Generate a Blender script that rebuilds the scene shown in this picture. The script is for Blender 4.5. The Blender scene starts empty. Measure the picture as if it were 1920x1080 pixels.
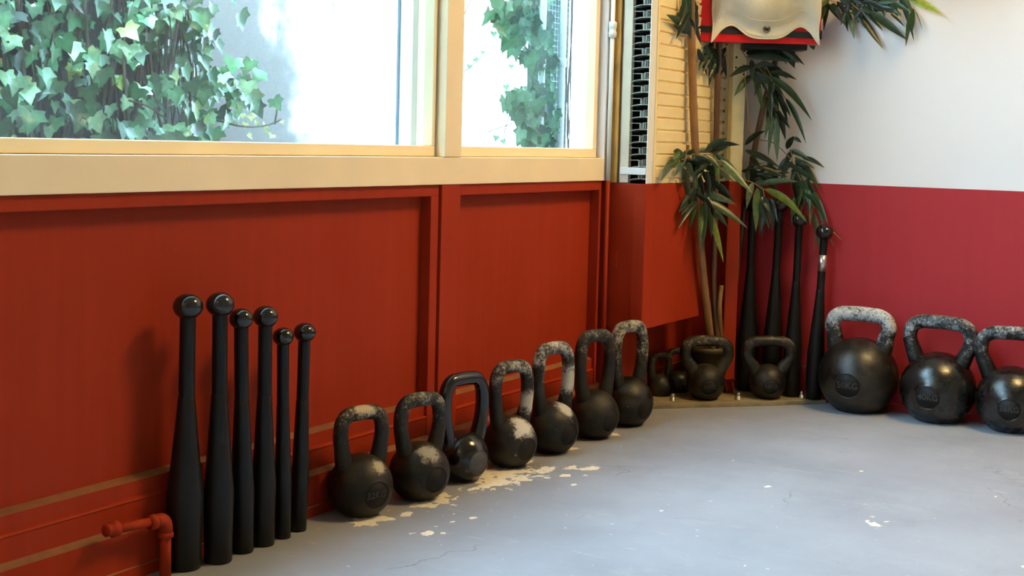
import bpy, bmesh, math, random
from mathutils import Vector, Matrix, noise
R = random.Random(7)
D = bpy.data
scene = bpy.context.scene
COL = scene.collection

# ------------------------------------------------------------------ camera
F = 2446.0; PX = 960.0; PY = 440.0          # focal length and principal point in pixels of the 1920x1080 frame
def _n(v): v = Vector(v); v.normalize(); return v
Yc = _n((2480-PX, PY-305, -F))               # the window wall runs along +Y, the far wall along +X
Xc = -_n((-3000-PX, PY-165, -F))
Xc = _n(Xc - Yc*Xc.dot(Yc)); Zc = Xc.cross(Yc)
ROT = Matrix((Xc, Yc, Zc))                   # world = ROT @ camera
CAM = Vector((1.8192, -4.1411, 0.82))
cam_d = D.cameras.new('camera'); cam = D.objects.new('camera', cam_d); COL.objects.link(cam)
cam.matrix_world = Matrix.Translation(CAM) @ ROT.to_4x4()
cam_d.sensor_width = 36.0; cam_d.lens = F/1920*36; cam_d.shift_y = -(540-PY)/1920
cam_d.clip_start = 0.05; cam_d.clip_end = 100
scene.camera = cam
def ray(x, y): return ROT @ Vector((x-PX, PY-y, -F))
def on(x, y, ax, v):                         # a point of the picture on the plane axis = v
    d = ray(x, y); return CAM + d*((v-CAM[ax])/d[ax])
def at(x, y, dep):                           # ... at a distance along the camera axis
    return CAM + ray(x, y)*(dep/F)
def ppm(p):                                  # pixels per metre at p
    return F/-((ROT.transposed() @ (Vector(p)-CAM)).z)

# ------------------------------------------------------------------ light
scene.view_settings.view_transform = 'Standard'
scene.view_settings.look = 'None'
scene.view_settings.gamma = 1.0
scene.view_settings.exposure = 0.06
w = D.worlds.new('sky'); scene.world = w; w.use_nodes = True
bg = w.node_tree.nodes['Background']; bg.inputs['Color'].default_value = (0.50, 0.76, 1.0, 1); bg.inputs['Strength'].default_value = 19.5
def area(name, loc, target, sx, sy, power, col, shape='RECTANGLE'):
    l = D.lights.new(name, 'AREA'); l.shape = shape; l.size = sx; l.size_y = sy; l.energy = power; l.color = col
    o = D.objects.new(name, l); COL.objects.link(o); o.location = loc
    o.rotation_euler = (Vector(target)-Vector(loc)).to_track_quat('-Z', 'Y').to_euler(); return o
WARM = (1.0, 0.68, 0.27)
area('ceiling_lamp', (1.95, -0.75, 3.0), (1.2, -1.0, 0), .75, .75, 80, WARM, 'DISK')
area('ceiling_lamp', (1.2, -5.6, 3.0), (1.2, -5.0, 0), .35, .35, 10, WARM, 'DISK')
sun = D.lights.new('sun', 'SUN'); sun.energy = 55.0; sun.angle = math.radians(12); sun.color = (0.55, 0.80, 1.0)
so = D.objects.new('sun', sun); COL.objects.link(so); so.rotation_euler = _n((-0.38, 0.22, -1.0)).to_track_quat('-Z', 'Y').to_euler()

# ------------------------------------------------------------------ materials
def mat(name, col=(.5,.5,.5), rough=.6, metal=0., spec=.5, bump=0., bscale=200., var=0., vscale=6., coat=0.):
    m = D.materials.new(name); m.use_nodes = True; nt = m.node_tree; b = nt.nodes['Principled BSDF']
    b.inputs['Base Color'].default_value = (*col, 1); b.inputs['Roughness'].default_value = rough
    b.inputs['Metallic'].default_value = metal; b.inputs['Specular IOR Level'].default_value = spec
    b.inputs['Coat Weight'].default_value = coat; b.inputs['Coat Roughness'].default_value = .08
    if bump or var:
        tc = nt.nodes.new('ShaderNodeTexCoord')
    if var:
        n = nt.nodes.new('ShaderNodeTexNoise'); n.inputs['Scale'].default_value = vscale; n.inputs['Detail'].default_value = 6
        nt.links.new(tc.outputs['Object'], n.inputs['Vector'])
        mr = nt.nodes.new('ShaderNodeMapRange'); mr.inputs[1].default_value = .3; mr.inputs[2].default_value = .7
        mr.inputs[3].default_value = 1-var; mr.inputs[4].default_value = 1+var
        nt.links.new(n.outputs['Fac'], mr.inputs[0])
        vm = nt.nodes.new('ShaderNodeVectorMath'); vm.operation = 'SCALE'; vm.inputs[0].default_value = col
        nt.links.new(mr.outputs[0], vm.inputs['Scale']); nt.links.new(vm.outputs[0], b.inputs['Base Color'])
    if bump:
        n2 = nt.nodes.new('ShaderNodeTexNoise'); n2.inputs['Scale'].default_value = bscale; n2.inputs['Detail'].default_value = 4
        nt.links.new(tc.outputs['Object'], n2.inputs['Vector'])
        bp = nt.nodes.new('ShaderNodeBump'); bp.inputs['Strength'].default_value = bump; bp.inputs['Distance'].default_value = .002
        nt.links.new(n2.outputs['Fac'], bp.inputs['Height']); nt.links.new(bp.outputs[0], b.inputs['Normal'])
    return m

class NT:                                    # small helper for longer node graphs
    def __init__(s, m): s.nt = m.node_tree; s.N = s.nt.nodes; s.L = s.nt.links
    def put(s, i, v):
        if hasattr(v, 'is_output'): s.L.new(v, i)
        elif isinstance(v, (tuple, list)) and len(v) == 3 and i.type == 'RGBA': i.default_value = (*v, 1)
        else: i.default_value = v
    def math(s, op, a, b=0., c=0., clamp=False):
        n = s.N.new('ShaderNodeMath'); n.operation = op; n.use_clamp = clamp
        s.put(n.inputs[0], a); s.put(n.inputs[1], b); s.put(n.inputs[2], c); return n.outputs[0]
    def vec(s, op, a, b=(0,0,0)):
        n = s.N.new('ShaderNodeVectorMath'); n.operation = op; s.put(n.inputs[0], a)
        if b is not None: s.put(n.inputs[1], b)
        return n.outputs['Value'] if op in ('LENGTH', 'DISTANCE', 'DOT_PRODUCT') else n.outputs[0]
    def noise(s, v, scale, detail=5, rough=.55, dist=0.):
        n = s.N.new('ShaderNodeTexNoise'); s.put(n.inputs['Vector'], v); n.inputs['Scale'].default_value = scale
        n.inputs['Detail'].default_value = detail; n.inputs['Roughness'].default_value = rough; n.inputs['Distortion'].default_value = dist
        return n.outputs['Fac']
    def step(s, v, a, b, lo=0., hi=1.):
        n = s.N.new('ShaderNodeMapRange'); n.interpolation_type = 'SMOOTHSTEP'; s.put(n.inputs[0], v)
        n.inputs[1].default_value = a; n.inputs[2].default_value = b; n.inputs[3].default_value = lo; n.inputs[4].default_value = hi; return n.outputs[0]
    def mix(s, f, a, b):
        n = s.N.new('ShaderNodeMix'); n.data_type = 'RGBA'; s.put(n.inputs[0], f); s.put(n.inputs[6], a); s.put(n.inputs[7], b); return n.outputs[2]
    def bump(s, h, strength=.3, dist=.002):
        n = s.N.new('ShaderNodeBump'); n.inputs['Strength'].default_value = strength; n.inputs['Distance'].default_value = dist; s.put(n.inputs['Height'], h); return n.outputs[0]
    def sep(s, v):
        n = s.N.new('ShaderNodeSeparateXYZ'); s.put(n.inputs[0], v); return n.outputs

def mat_paint(name, col, dark, rough=.55, streak=.10):
    m = mat(name, col, rough, spec=.14); g = NT(m); b = m.node_tree.nodes['Principled BSDF']
    tc = g.N.new('ShaderNodeTexCoord').outputs['Object']
    st = g.noise(g.vec('MULTIPLY', tc, (30, 30, 1.6)), 1.0, 4)              # brush streaks running up the boards
    bl = g.noise(tc, 2.3, 5)
    f = g.math('ADD', g.math('MULTIPLY', st, .5), g.math('MULTIPLY', bl, .5))
    c = g.mix(g.step(f, .36, .64), dark, col)
    sc = g.step(g.noise(g.vec('MULTIPLY', tc, (14, 14, 9)), 1.0, 8, .7), .70, .74, 0, .30)   # rubbed scuffs
    c = g.mix(sc, c, tuple(min(1, x*1.5+.02) for x in col))
    chip = g.step(g.noise(tc, 46, 2, .5), .765, .775)
    c = g.mix(g.math('MULTIPLY', chip, .7), c, (.20, .09, .06))
    g.put(b.inputs['Base Color'], c)
    g.put(b.inputs['Roughness'], g.step(bl, .3, .7, rough-.06, rough+.12))
    h = g.math('ADD', g.noise(tc, 55, 4), g.math('MULTIPLY', g.noise(g.vec('MULTIPLY', tc, (120, 120, 5)), 1.0, 3), .8))
    g.put(b.inputs['Normal'], g.bump(h, .16, .0015))
    return m
M_dust = mat('dusty paint on ledges', (.23, .085, .032), .75, var=.25, vscale=16)
RED = (.355, .032, .009); RED_D = (.315, .027, .007)
M_red = mat_paint('red wall paint', RED, RED_D)
M_redf = mat_paint('red paint with daylight cast', (.39, .031, .038), (.366, .0285, .035), .5)  # the wall red again, with a bluish daylight cast put into its colour
M_cream = mat('cream frame paint', (.90, .74, .48), .42, var=.05, vscale=5, bump=.12, bscale=60)
M_ochre = mat('ochre wood', (.50, .30, .075), .5, var=.25, vscale=12, bump=.2, bscale=80)
M_white = mat('white metal paint', (.74, .75, .72), .4, var=.05, bump=.05)
M_far = mat('warm tan wall paint', (.36, .27, .17), .7)
M_wallw = mat('off white wall paint', (.72, .69, .69), .7, var=.02, vscale=2, bump=.06, bscale=90)
M_heat = mat('cream heater enamel', (.86, .70, .37), .42, var=.06, vscale=8, bump=.06)
M_post = mat('cream post paint', (.90, .78, .42), .42, var=.12, vscale=14, bump=.1)
M_fin = mat('galvanised fins', (.36, .38, .34), .42, metal=.3, var=.25, vscale=30)
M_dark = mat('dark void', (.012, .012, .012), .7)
M_black = mat('black satin metal', (.006, .0065, .0075), .38, spec=.28, bump=.06, bscale=400, var=.15, vscale=20)
M_gloss = mat('black gloss knob', (.012, .013, .014), .14, spec=.6)
M_clubold = mat('old black enamel', (.006, .006, .006), .45, spec=.22, bump=.15, bscale=120, var=.3, vscale=18)
M_tape = mat('silver tape', (.55, .56, .58), .28, metal=.85)
M_tapeb = mat('torn tape backing', (.45, .33, .24), .8)
M_bolt = mat('zinc bolt', (.42, .40, .36), .35, metal=.85, var=.2, vscale=60)
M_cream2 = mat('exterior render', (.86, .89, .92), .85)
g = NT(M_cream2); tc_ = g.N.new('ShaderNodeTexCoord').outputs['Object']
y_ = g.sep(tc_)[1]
grey_shade = g.step(g.math('ADD', y_, g.math('MULTIPLY', g.math('SUBTRACT', g.noise(tc_, 3.2, 6, .6), .5), 1.3)), -1.05, -.58, 1., 0.)      # grey shade painted onto the render, fading away from the ivy
g.put(M_cream2.node_tree.nodes['Principled BSDF'].inputs['Base Color'], g.mix(grey_shade, (.86, .88, .89), g.mix(g.noise(tc_, 60, 5), (.060, .058, .056), (.098, .096, .092))))
M_out = mat('exterior frame paint', (.80, .83, .86), .5)
M_gask = mat('blue grey gasket', (.09, .15, .18), .5)
M_earth = mat('courtyard paving', (.35, .36, .35), .9, bump=.4, bscale=40)
M_stem = mat('ivy stem', (.04, .028, .017), .8, bump=.3, bscale=200, var=.3, vscale=20)
M_brick = mat('green stained brick', (.035, .075, .055), .8, bump=.6, bscale=60, var=.4, vscale=15)
M_pipe = mat('grey drain pipe', (.36, .42, .41), .4, var=.1)
M_redgloss = mat('signal red paint', (.66, .006, .008), .32, var=.05, bump=.05)
M_strap = mat('black webbing', (.008, .008, .008), .75, bump=.5, bscale=500)
M_eyelet = mat('aged brass eyelet', (.20, .16, .11), .35, metal=.8)
M_pot = mat('brown pot', (.06, .045, .022), .6, bump=.2, bscale=50, var=.2)
M_soil = mat('dry moss', (.035, .025, .015), .95, bump=1, bscale=90, var=.4, vscale=40)

def mat_floor():
    m = mat('grey blue painted concrete', (.40, .42, .43), .5); g = NT(m); b = m.node_tree.nodes['Principled BSDF']
    tc = g.N.new('ShaderNodeTexCoord').outputs['Object']
    base = g.mix(g.step(g.noise(tc, 1.8, 6), .35, .65), (.235, .250, .290), (.278, .294, .338))
    base = g.mix(g.step(g.noise(g.vec('MULTIPLY', tc, (9, 3, 1)), 1.0, 6, .65), .58, .8, 0, .5), base, (.185, .212, .245))
    scr = g.step(g.noise(g.vec('MULTIPLY', tc, (5, 90, 1)), 1.0, 3, .5, .8), .70, .73, 0, .40)   # scratches
    base = g.mix(scr, base, (.56, .57, .57))
    scr2 = g.step(g.noise(g.vec('MULTIPLY', tc, (95, 6, 1)), 1.0, 3, .5, .8), .715, .73, 0, .35)
    base = g.mix(scr2, base, (.16, .17, .17))
    sp = g.step(g.noise(tc, 60, 2, .5), .735, .745)                        # small paint specks
    base = g.mix(g.math('MULTIPLY', sp, .6), base, (.66, .66, .62))
    # bare patches where the paint has flaked off, each at its own spot
    blobs = [(.155,-1.47,.105),(.17,-1.40,.05),(.20,-1.335,.03),(.245,-1.29,.022),(.283,-1.256,.030),(.215,-1.36,.026),(.12,-1.30,.03),(.27,-1.36,.016),
             (.175,-1.545,.045),(.15,-1.74,.055),(.175,-1.70,.02),(.16,-1.60,.022),(.125,-1.945,.05),(.15,-1.92,.02),(.155,-1.86,.02),
             (.275,-1.952,.018),(.30,-1.93,.009),(.262,-1.90,.010),(.25,-1.97,.010),(.24,-1.80,.008),(.29,-1.80,.008),(.27,-1.85,.007),
             (1.024,-1.297,.030),(1.289,-1.296,.012),(1.36,-1.42,.010),(.33,-1.42,.010),(.31,-1.33,.009),(.86,-.85,.007),(1.2,-.9,.006),
             (.60,-1.5,.006),(.72,-1.15,.008),(.55,-.95,.010),(.9,-1.75,.008),(.15,-1.10,.02),(.16,-.88,.018)]
    ck_ = g.N.new('ShaderNodeTexVoronoi'); ck_.feature = 'DISTANCE_TO_EDGE'; ck_.inputs['Scale'].default_value = 1.7
    wn_ = g.N.new('ShaderNodeTexNoise'); wn_.inputs['Scale'].default_value = 9; wn_.inputs['Detail'].default_value = 5; g.L.new(tc, wn_.inputs['Vector'])
    sc_ = g.N.new('ShaderNodeVectorMath'); sc_.operation = 'SCALE'; g.L.new(wn_.outputs['Color'], sc_.inputs[0]); sc_.inputs['Scale'].default_value = .16
    g.put(ck_.inputs['Vector'], g.vec('ADD', tc, sc_.outputs[0]))
    crack = g.math('MULTIPLY', g.step(ck_.outputs['Distance'], .0, .006, 1., 0.), g.step(g.noise(tc, 2.1, 3), .52, .60, 0, .55))   # hairline cracks in the screed
    base = g.mix(crack, base, (.07, .07, .07))
    base = g.mix(g.step(g.noise(g.vec('MULTIPLY', tc, (3.2, 5.5, 1)), 1.0, 9, .72), .56, .72, 0, .35), base, (.40, .405, .41))       # dusty scuffs
    base = g.mix(g.step(g.noise(tc, 210, 2), .70, .73, 0, .45), base, (.12, .12, .12))
    nz = g.math('MULTIPLY', g.math('SUBTRACT', g.noise(tc, 26, 5, .62), .5), 1.0)
    acc = None
    for x, y, r in blobs:
        # stretched a little along the wall
        d = g.vec('LENGTH', g.vec('MULTIPLY', g.vec('SUBTRACT', tc, (x, y, 0)), (1.25, .8, 0)))
        v = g.math('SUBTRACT', 1.0, g.math('DIVIDE', d, r))
        acc = v if acc is None else g.math('MAXIMUM', acc, v)
    v = g.math('ADD', acc, g.math('MULTIPLY', nz, 4.6))
    patch = g.math('MULTIPLY', g.step(v, .26, .32), g.step(acc, -1.2, -.2))
    base = g.mix(patch, base, g.mix(g.step(g.noise(tc, 90, 3), .4, .6), (.74, .66, .50), (.80, .76, .66)))
    edge = g.math('MULTIPLY', g.step(g.math('ABSOLUTE', g.math('SUBTRACT', v, .22)), .0, .08, 1., 0.), .35)
    base = g.mix(edge, base, (.18, .17, .15))
    g.put(b.inputs['Base Color'], base)
    g.put(b.inputs['Roughness'], g.step(g.noise(tc, 5, 5), .3, .7, .42, .60))
    h = g.math('ADD', g.noise(tc, 35, 6), g.math('MULTIPLY', patch, -1.2))
    g.put(b.inputs['Normal'], g.bump(h, .22, .0015))
    return m
M_floor = mat_floor()

def mat_iron(name, rough=.5, chalk=.3, top=.08, seed=0., col=(.0042, .0040, .0040), chalkcol=(.46, .42, .34), patch=None, pr=.05, spec=.38, bump=.35, brown=.5):
    """cast iron; chalk and worn metal where hands grip the bar (above z = top) and in one rubbed patch on the bell"""
    m = mat(name, col, rough, spec=spec); g = NT(m); b = m.node_tree.nodes['Principled BSDF']
    tc = g.N.new('ShaderNodeTexCoord').outputs['Object']
    p = g.vec('ADD', tc, (seed*3.1, seed*1.7, seed))
    z = g.sep(tc)[2]
    mot = g.noise(p, 22, 6, .65)
    c = g.mix(g.math('MULTIPLY', g.step(mot, .42, .66), brown), col, (.040, .030, .014))
    fine = g.noise(p, 150, 6, .75); big = g.noise(p, 34, 5, .6)
    k = g.math('MULTIPLY', g.step(z, top-.07, top+.05), chalk)
    grain = g.noise(p, 420, 3, .6)
    ck = g.step(g.math('ADD', g.math('ADD', g.math('ADD', g.math('MULTIPLY', fine, 1.1), g.math('MULTIPLY', grain, .55)), g.math('MULTIPLY', big, 1.0)), g.math('MULTIPLY', k, .62)), 1.38, 1.78)
    ck = g.math('MULTIPLY', ck, g.step(z, top-.10, top-.0))
    if patch:
        d = g.vec('DISTANCE', tc, patch)
        pk = g.step(g.math('ADD', g.math('MULTIPLY', g.math('SUBTRACT', 1.0, g.math('DIVIDE', d, pr)), 1.1), g.math('ADD', g.math('MULTIPLY', big, 1.5), g.math('ADD', g.math('MULTIPLY', fine, 1.2), g.math('MULTIPLY', grain, .5)))), 1.85, 2.35)
        ck = g.math('MAXIMUM', ck, g.math('MULTIPLY', pk, .85))
    specks = g.step(g.noise(p, 110, 3, .5), .70, .74, 0, .35)
    ck = g.math('MAXIMUM', ck, specks) if brown > .2 else ck
    c = g.mix(g.math('MULTIPLY', ck, .9), c, chalkcol)
    g.put(b.inputs['Base Color'], c)
    g.put(b.inputs['Roughness'], g.math('ADD', g.math('MULTIPLY', ck, .35), g.step(mot, .3, .7, rough-.06, rough+.10)))
    g.put(b.inputs['Normal'], g.bump(g.math('ADD', g.noise(p, 60, 6, .6), g.math('MULTIPLY', fine, .4)), bump, .0018))
    return m

def mat_leaf(name, rough=.35, trans=.15, sat=1.):
    m = mat(name, (.1,.3,.1), rough); g = NT(m); b = m.node_tree.nodes['Principled BSDF']
    at_ = g.N.new('ShaderNodeAttribute'); at_.attribute_name = 'tone'
    tc = g.N.new('ShaderNodeTexCoord').outputs['Object']
    v = g.step(g.noise(tc, 70, 4), .3, .7, .75, 1.2)
    n = g.N.new('ShaderNodeVectorMath'); n.operation = 'SCALE'; g.put(n.inputs[0], at_.outputs['Color']); g.put(n.inputs['Scale'], v)
    g.put(b.inputs['Base Color'], n.outputs[0])
    b.inputs['Specular IOR Level'].default_value = .5
    tr = g.N.new('ShaderNodeBsdfTranslucent'); g.put(tr.inputs['Color'], n.outputs[0])
    mx = g.N.new('ShaderNodeMixShader'); mx.inputs[0].default_value = trans
    out = m.node_tree.nodes['Material Output']
    g.L.new(b.outputs[0], mx.inputs[1]); g.L.new(tr.outputs[0], mx.inputs[2]); g.L.new(mx.outputs[0], out.inputs['Surface'])
    return m
M_ivy = mat_leaf('ivy leaf', .30, .18)
M_bam = mat_leaf('silk bamboo leaf', .36, .10)

def mat_glass():
    m = D.materials.new('window glass'); m.use_nodes = True; g = NT(m); out = m.node_tree.nodes['Material Output']
    m.node_tree.nodes.remove(m.node_tree.nodes['Principled BSDF'])
    t = g.N.new('ShaderNodeBsdfTransparent'); t.inputs['Color'].default_value = (.95, .985, .975, 1)
    gl = g.N.new('ShaderNodeBsdfGlossy'); gl.inputs['Roughness'].default_value = .02; gl.inputs['Color'].default_value = (1, 1, 1, 1)
    lw = g.N.new('ShaderNodeLayerWeight'); lw.inputs['Blend'].default_value = .5
    fr_ = g.math('ADD', .03, g.math('MULTIPLY', g.math('POWER', lw.outputs['Facing'], 5.0), .9))
    tc = g.N.new('ShaderNodeTexCoord').outputs['Object']
    df = g.N.new('ShaderNodeBsdfTranslucent'); df.inputs['Color'].default_value = (.9, .95, .95, 1)   # dust film on the pane
    m1 = g.N.new('ShaderNodeMixShader'); g.put(m1.inputs[0], g.step(g.noise(tc, 2.6, 6, .6), .35, .75, .004, .03))
    m2 = g.N.new('ShaderNodeMixShader'); g.put(m2.inputs[0], fr_)
    g.L.new(t.outputs[0], m1.inputs[1]); g.L.new(df.outputs[0], m1.inputs[2])
    g.L.new(m1.outputs[0], m2.inputs[1]); g.L.new(gl.outputs[0], m2.inputs[2]); g.L.new(m2.outputs[0], out.inputs['Surface'])
    return m
M_glass = mat_glass()

# ------------------------------------------------------------------ mesh helpers
class MB:
    def __init__(s): s.v = []; s.f = []; s.mi = []; s.sm = []; s.tone = None
    def add(s, vs, fs, mi=0, smooth=False):
        o = len(s.v); s.v += [tuple(v) for v in vs]
        for f in fs: s.f.append(tuple(i+o for i in f)); s.mi.append(mi); s.sm.append(smooth)
        return s
    def box(s, x0, x1, y0, y1, z0, z1, mi=0):
        v = [(x, y, z) for z in (z0, z1) for y in (y0, y1) for x in (x0, x1)]
        return s.add(v, [(0,2,3,1),(4,5,7,6),(0,1,5,4),(2,6,7,3),(0,4,6,2),(1,3,7,5)], mi)
    def obox(s, c, ux, uy, uz, hx, hy, hz, mi=0):          # box with its own axes
        c = Vector(c); v = [c+ux*(hx*a)+uy*(hy*b)+uz*(hz*d) for d in (-1,1) for b in (-1,1) for a in (-1,1)]
        return s.add(v, [(0,2,3,1),(4,5,7,6),(0,1,5,4),(2,6,7,3),(0,4,6,2),(1,3,7,5)], mi)
    def extr(s, prof, y0, y1, mi=0, caps=True):            # closed profile (x,z) extruded along y
        n = len(prof); v = [(x, y0, z) for x, z in prof]+[(x, y1, z) for x, z in prof]
        f = [(i, (i+1) % n, (i+1) % n+n, i+n) for i in range(n)]
        if caps: f += [tuple(range(n-1, -1, -1)), tuple(range(n, 2*n))]
        return s.add(v, f, mi)
    def extrx(s, prof, x0, x1, mi=0):                      # profile (y,z) along x
        n = len(prof); v = [(x0, y, z) for y, z in prof]+[(x1, y, z) for y, z in prof]
        return s.add(v, [(i, (i+1) % n, (i+1) % n+n, i+n) for i in range(n)]+[tuple(range(n-1, -1, -1)), tuple(range(n, 2*n))], mi)
    def lathe(s, prof, c=(0,0,0), seg=40, mi=0, axis=None):
        c = Vector(c); rings = []; v = []; f = []
        if axis is None: ux, uy, uz = Vector((1,0,0)), Vector((0,1,0)), Vector((0,0,1))
        else:
            uz = Vector(axis).normalized(); ux = uz.orthogonal().normalized(); uy = uz.cross(ux)
        for r, z in prof:
            if r < 1e-6: rings.append([len(v)]); v.append(c+uz*z)
            else:
                rings.append(list(range(len(v), len(v)+seg)))
                for k in range(seg):
                    a = 2*math.pi*k/seg; v.append(c+uz*z+ux*(r*math.cos(a))+uy*(r*math.sin(a)))
        for a, b in zip(rings, rings[1:]):
            for k in range(seg):
                if len(a) == 1 and len(b) == 1: continue
                if len(a) == 1: f.append((a[0], b[(k+1) % seg], b[k]))
                elif len(b) == 1: f.append((a[k], a[(k+1) % seg], b[0]))
                else: f.append((a[k], a[(k+1) % seg], b[(k+1) % seg], b[k]))
        return s.add(v, f, mi, True)
    def tube(s, pts, rad, seg=14, mi=0, closed=False, flat=1., up=None):
        pts = [Vector(p) for p in pts]; n = len(pts)
        if not hasattr(rad, '__len__'): rad = [rad]*n
        t0 = (pts[1]-pts[0]).normalized(); nrm = (up or t0.orthogonal()); nrm = (nrm-t0*nrm.dot(t0)).normalized()
        v = []; f = []
        for i, p in enumerate(pts):
            t = (pts[min(i+1, n-1)]-pts[max(i-1, 0)]).normalized()
            nrm = (nrm-t*nrm.dot(t)).normalized(); bi = t.cross(nrm)
            for k in range(seg):
                a = 2*math.pi*k/seg; v.append(p+nrm*(rad[i]*math.cos(a)*flat)+bi*(rad[i]*math.sin(a)))
        for i in range(n-1):
            for k in range(seg):
                f.append((i*seg+k, i*seg+(k+1) % seg, (i+1)*seg+(k+1) % seg, (i+1)*seg+k))
        f += [tuple(range(seg-1, -1, -1)), tuple(range((n-1)*seg, n*seg))]
        return s.add(v, f, mi, True)
    def build(s, name, mats, parent=None, bevel=0., loc=None, sub=0):
        me = D.meshes.new(name); me.from_pydata(s.v, [], s.f); me.validate()
        me.polygons.foreach_set('material_index', s.mi[:len(me.polygons)]); me.polygons.foreach_set('use_smooth', s.sm[:len(me.polygons)])
        for m in (mats if isinstance(mats, (list, tuple)) else [mats]): me.materials.append(m)
        if s.tone is not None:
            at_ = me.attributes.new('tone', 'FLOAT_COLOR', 'POINT')
            at_.data.foreach_set('color', [c for t in s.tone for c in (*t, 1.)])
        bm = bmesh.new(); bm.from_mesh(me)
        if s.tone is None: bmesh.ops.recalc_face_normals(bm, faces=bm.faces)
        if loc is not None: bmesh.ops.translate(bm, vec=-Vector(loc), verts=bm.verts)
        bm.to_mesh(me); bm.free(); me.update()
        o = D.objects.new(name, me); COL.objects.link(o)
        if loc is not None: o.location = loc
        if parent: o.parent = parent
        if bevel:
            b = o.modifiers.new('bevel', 'BEVEL'); b.width = bevel; b.segments = 2; b.limit_method = 'ANGLE'; b.angle_limit = math.radians(35)
        if sub:
            b = o.modifiers.new('sub', 'SUBSURF'); b.levels = sub; b.render_levels = sub
        return o
def tag(o, label, cat, group=None, kind=None):
    o['label'] = label; o['category'] = cat
    if group: o['group'] = group
    if kind: o['kind'] = kind
    return o
def empty(name, loc, rz=0.):
    o = D.objects.new(name, None); COL.objects.link(o); o.location = loc; o.rotation_euler = (0, 0, rz); o.empty_display_size = .05; return o
def spline(P, n=8):                          # Catmull-Rom through P
    P = [Vector(p) for p in P]; Q = [P[0]*2-P[1]]+P+[P[-1]*2-P[-2]]; out = []
    for i in range(1, len(Q)-2):
        a, b, c, d = Q[i-1:i+3]
        for k in range(n):
            t = k/n; out.append(.5*((2*b)+(c-a)*t+(2*a-5*b+4*c-d)*t*t+(3*b-a-3*c+d)*t**3))
    out.append(P[-1]); return out
def lerp_list(L, n):                         # resample a list of numbers to n
    return [L[min(int(i/(n-1)*(len(L)-1)), len(L)-2)]*(1-((i/(n-1)*(len(L)-1))-min(int(i/(n-1)*(len(L)-1)), len(L)-2)))+L[min(int(i/(n-1)*(len(L)-1)), len(L)-2)+1]*((i/(n-1)*(len(L)-1))-min(int(i/(n-1)*(len(L)-1)), len(L)-2)) for i in range(n)]

# ------------------------------------------------------------------ the room
YB = -6.2; XR = 4.6; ZC = 3.1; WT = 2.75       # near end, right end, ceiling, window head
tag(MB().box(-.12, XR, YB, .15, -.05, 0).build('floor', M_floor), 'grey blue painted concrete floor with flaked and scratched paint', 'floor', kind='structure')
tag(MB().box(-.12, XR, YB, .15, ZC, ZC+.1).build('ceiling', M_far), 'tan ceiling', 'ceiling', kind='structure')
tag(MB().box(XR, XR+.1, YB, .15, 0, ZC).build('wall_back', M_far), 'tan wall out of view on the far side', 'wall', kind='structure')
tag(MB().box(-.12, XR+.1, YB-.1, YB, 0, ZC).build('wall_front', M_far), 'tan wall behind the viewer', 'wall', kind='structure')
PZ = .711
wr = MB().box(-.12, XR, 0, .15, -.02, PZ, 0).box(-.12, XR, 0, .15, PZ, ZC, 1)
tag(wr.build('wall_right', [M_redf, M_wallw]), 'right hand wall painted red with a daylight tint below and off white above', 'wall', kind='structure')
# window wall: dado with recessed panels
PD = -.035
wl = MB()
wl.box(-.12, PD, YB, .0, 0, .712, 0)                               # recessed panel sheet
wl.box(PD, -.006, YB, -1.564+.032, .684, .712, 0)                  # top rail, left bay
wl.box(PD, -.006, -1.564, -1.532, 0, .684, 0)                      # right stile of the left bay
wl.box(PD, .0, -1.528, -1.449, 0, .712, 0)                         # post
wl.box(PD, -.003, -1.449, -1.442, 0, .712, 0)
wl.box(PD, -.004, -1.442, -.703, .684, .712, 0)                    # right bay rail and stile
wl.box(PD, -.004, -.703, -.690, 0, .712, 0)
wl.box(PD, -.0, -.668, 0, 0, .712, 0)                              # behind the heater
wl.box(-.12, 0, -.690, 0, .712, ZC, 1)                             # wall right of the windows
wl.box(-.12, 0, YB, 0, WT, ZC, 1)                                  # above the windows
tag(wl.build('wall_left', [M_red, M_wallw], bevel=.0015), 'dark red panelled wall below the windows', 'wall', kind='structure')
b = MB()
for y0, y1 in ((YB, -1.564), (-1.442, -.703)):
    b.extr([(PD-.01, .183), (PD, .183), (PD+.006, .1815), (-.0135, .1765), (-.0135, .147), (-.008, .1455), (-.0065, .1425), (-.008, .139), (-.008, .09), (PD-.01, .09)], y0, y1)
for i_, f_ in enumerate(b.f):
    zs = [b.v[k][2] for k in f_]; 
    if len(f_) == 4 and max(zs)-min(zs) < .0062 and min(zs) > .175: b.mi[i_] = 1
tag(b.build('trim_1', [M_red, M_dust]), 'dark red stepped moulding along the foot of the recessed panels', 'moulding', kind='structure')
b = MB().extr([(PD-.01, .100), (-.010, .100), (.0, .0935), (.006, .090), (.006, .024), (.009, .022), (.009, 0), (PD-.01, 0)], YB, 0)
for i_, f_ in enumerate(b.f):
    zs = [b.v[k][2] for k in f_]
    if len(f_) == 4 and ((min(zs) > .089 and max(zs)-min(zs) < .0075) or (min(zs) > .0215 and max(zs) < .0245)): b.mi[i_] = 1
tag(b.build('baseboard_left', [M_red, M_dust]), 'dark red skirting board under the window wall', 'skirting board', kind='structure')
b = MB().extrx([(0.01, .109), (-.012, .109), (-.016, .104), (-.016, .024), (-.019, .022), (-.019, 0), (.01, 0)], 0, XR)
for i_, f_ in enumerate(b.f):
    zs = [b.v[k][2] for k in f_]
    if len(f_) == 4 and ((min(zs) > .103 and max(zs) < .1095) or (min(zs) > .0215 and max(zs) < .0245)): b.mi[i_] = 1
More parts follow.
